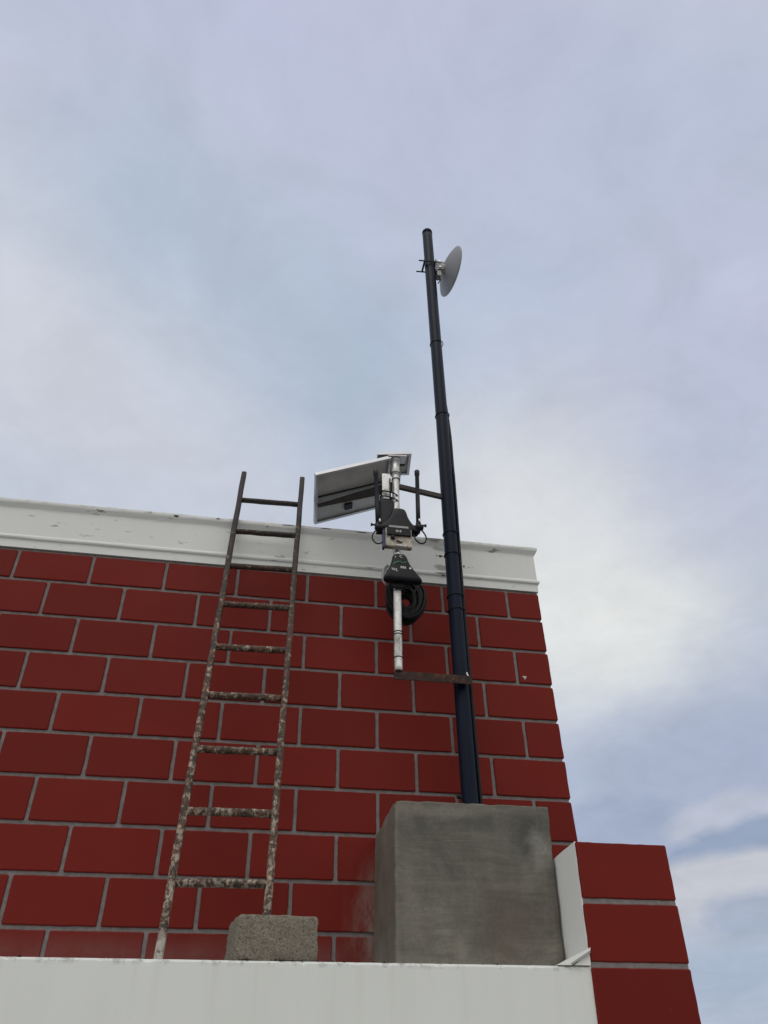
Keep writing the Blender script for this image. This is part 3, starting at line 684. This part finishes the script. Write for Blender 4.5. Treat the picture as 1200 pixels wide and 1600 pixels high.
# ------------------------------------------------------------------ sky
w = bpy.data.worlds.new('World'); scene.world = w; w.use_nodes = True; nt = w.node_tree; nt.nodes.clear()
class WN(NT):
    def __init__(self): self.t = nt; self.co = self.n('ShaderNodeTexCoord').outputs['Generated']
q = WN()
SUN_EL, SUN_AZ = math.radians(58), math.radians(200)      # azimuth clockwise from +Y
sky = q.n('ShaderNodeTexSky', sky_type='NISHITA'); sky.sun_disc = False; sky.sun_elevation = SUN_EL; sky.sun_rotation = SUN_AZ
skyc = q.mix(1., sky.outputs[0], (.10, .10, .10), 'MULTIPLY')
X, Y, Z = q.xyz()
zz = q.math('ADD', q.math('MAXIMUM', Z, 0.), .22)
cb = q.n('ShaderNodeCombineXYZ'); q.l(q.math('DIVIDE', X, zz), cb.inputs[0]); q.l(q.math('DIVIDE', Y, zz), cb.inputs[1])
v = cb.outputs[0]
n1 = q.noise(1.15, 7, .50, v, .35); n2 = q.noise(3.4, 8, .58, v, .5)
dirn = q.co
def warp(base, scale, zs, amt, det):
    mp = q.n('ShaderNodeMapping'); mp.inputs['Scale'].default_value = (1, 1, zs); q.l(q.co, mp.inputs['Vector'])
    x = q.n('ShaderNodeTexNoise'); x.inputs['Scale'].default_value = scale; x.inputs['Detail'].default_value = det; x.inputs['Roughness'].default_value = .6; q.l(mp.outputs[0], x.inputs['Vector'])
    a_ = q.n('ShaderNodeVectorMath', operation='SUBTRACT'); q.l(x.outputs['Color'], a_.inputs[0]); a_.inputs[1].default_value = (.5, .5, .5)
    s_ = q.n('ShaderNodeVectorMath', operation='MULTIPLY'); q.l(a_.outputs[0], s_.inputs[0]); s_.inputs[1].default_value = (amt, amt, amt*.42)
    o_ = q.n('ShaderNodeVectorMath', operation='ADD'); q.l(base, o_.inputs[0]); q.l(s_.outputs[0], o_.inputs[1]); return o_.outputs[0]
dirn = warp(warp(q.co, 3.0, 1.5, .17, 4), 11, 2.2, .06, 6)
nz = q.n('ShaderNodeVectorMath', operation='NORMALIZE'); q.l(dirn, nz.inputs[0]); dirn = nz.outputs[0]
cl = q.math('ADD', q.math('MULTIPLY', n1, .65), q.math('MULTIPLY', n2, .35))
c = q.ramp(cl, [(.34, (.435, .520, .640)), (.50, (.505, .565, .695)), (.66, (.605, .640, .745))])
def lobe(px, py, wdt, flat=1.0, lo=0., hi=1.):
    d = (at(px, py, 5)-CAM).normalized()
    df = q.n('ShaderNodeVectorMath', operation='SUBTRACT'); q.l(dirn, df.inputs[0]); df.inputs[1].default_value = d
    ml = q.n('ShaderNodeVectorMath', operation='MULTIPLY'); q.l(df.outputs[0], ml.inputs[0]); ml.inputs[1].default_value = (1, 1, flat)
    ln = q.n('ShaderNodeVectorMath', operation='LENGTH'); q.l(ml.outputs[0], ln.inputs[0])
    x = q.n('ShaderNodeMapRange', interpolation_type='SMOOTHSTEP'); q.l(ln.outputs['Value'], x.inputs[0])
    for k, w_ in enumerate((math.radians(wdt), 0., 0., 1.)): x.inputs[k+1].default_value = w_
    return q.mapr(x.outputs[0], lo, hi) if hi < 1 else x.outputs[0]
zen = q.mapr(Z, .78, .97, 0, .75); c = q.mix(zen, c, (.550, .562, .735))
for px, py, wd, fl, col, amt in (
    (40, 520, 24, 1, (.635, .66, .73), .9), (330, 700, 16, 1, (.62, .65, .725), .75), (1150, 500, 18, 1, (.540, .560, .715), .7),
    (220, 310, 10, 1, (.420, .512, .632), .65), (400, 470, 12, 1, (.420, .512, .632), .65), (560, 610, 11, 1, (.415, .505, .628), .7),
    (800, 790, 15, 1, (.735, .750, .765), .9), (960, 960, 15, 1.3, (.775, .795, .785), 1.0), (870, 1000, 9, 1.2, (.81, .825, .81), .7),
    (1120, 820, 8, 1.3, (.52, .545, .655), .7), (1190, 1000, 8, 1.3, (.50, .53, .645), .6),
    (1010, 1190, 11, 1.7, (.405, .458, .598), .9), (1190, 1180, 12, 1.7, (.400, .450, .595), .9), (950, 1290, 7, 2.2, (.36, .42, .565), .8),
    (1130, 1270, 6, 2.6, (.545, .565, .640), .6), (1160, 1322, 8, 3.0, (.315, .380, .520), 1.0), (1120, 1400, 10, 2.4, (.595, .600, .630), .85), (1175, 1425, 5, 2.4, (.39, .44, .56), .9),
    (1150, 1530, 11, 1.8, (.385, .455, .575), .95)):
    c = q.mix(q.math('MULTIPLY', lobe(px, py, wd, fl, *((.18, .5) if py > 1240 and py < 1500 else (0, 1))), amt), c, col)
n3 = q.noise(5.5, 9, .62, v, .7); n4 = q.noise(14, 8, .6, v, .4)
tex = q.math('ADD', q.math('MULTIPLY', n3, .7), q.math('MULTIPLY', n4, .3))
c = q.mix(1., c, q.mapr(tex, .32, .68, .925, 1.075), 'MULTIPLY')
# whiter, brighter cloud added out of view behind the camera to light the wall
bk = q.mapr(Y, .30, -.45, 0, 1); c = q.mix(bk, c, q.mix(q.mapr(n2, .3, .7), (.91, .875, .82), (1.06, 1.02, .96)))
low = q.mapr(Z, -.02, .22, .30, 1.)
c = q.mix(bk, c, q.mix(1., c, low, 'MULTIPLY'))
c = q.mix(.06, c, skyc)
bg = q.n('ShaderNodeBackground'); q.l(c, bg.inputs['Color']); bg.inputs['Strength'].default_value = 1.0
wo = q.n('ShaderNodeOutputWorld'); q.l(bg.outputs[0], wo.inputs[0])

sl = bpy.data.lights.new('sun', 'SUN'); sl.energy = .6; sl.angle = math.radians(35); sl.color = (1, .97, .93)
so = bpy.data.objects.new('sun', sl); COL.objects.link(so)
d = Vector((math.sin(SUN_AZ)*math.cos(SUN_EL), math.cos(SUN_AZ)*math.cos(SUN_EL), math.sin(SUN_EL)))
so.rotation_euler = d.to_track_quat('Z', 'Y').to_euler()

vs = scene.view_settings; vs.view_transform = 'Standard'; vs.look = 'None'; vs.exposure = 0; vs.gamma = 1; vs.use_curve_mapping = False
scene.render.engine = 'CYCLES'
for o in bpy.data.objects:
    if '_b' in o: del o['_b']
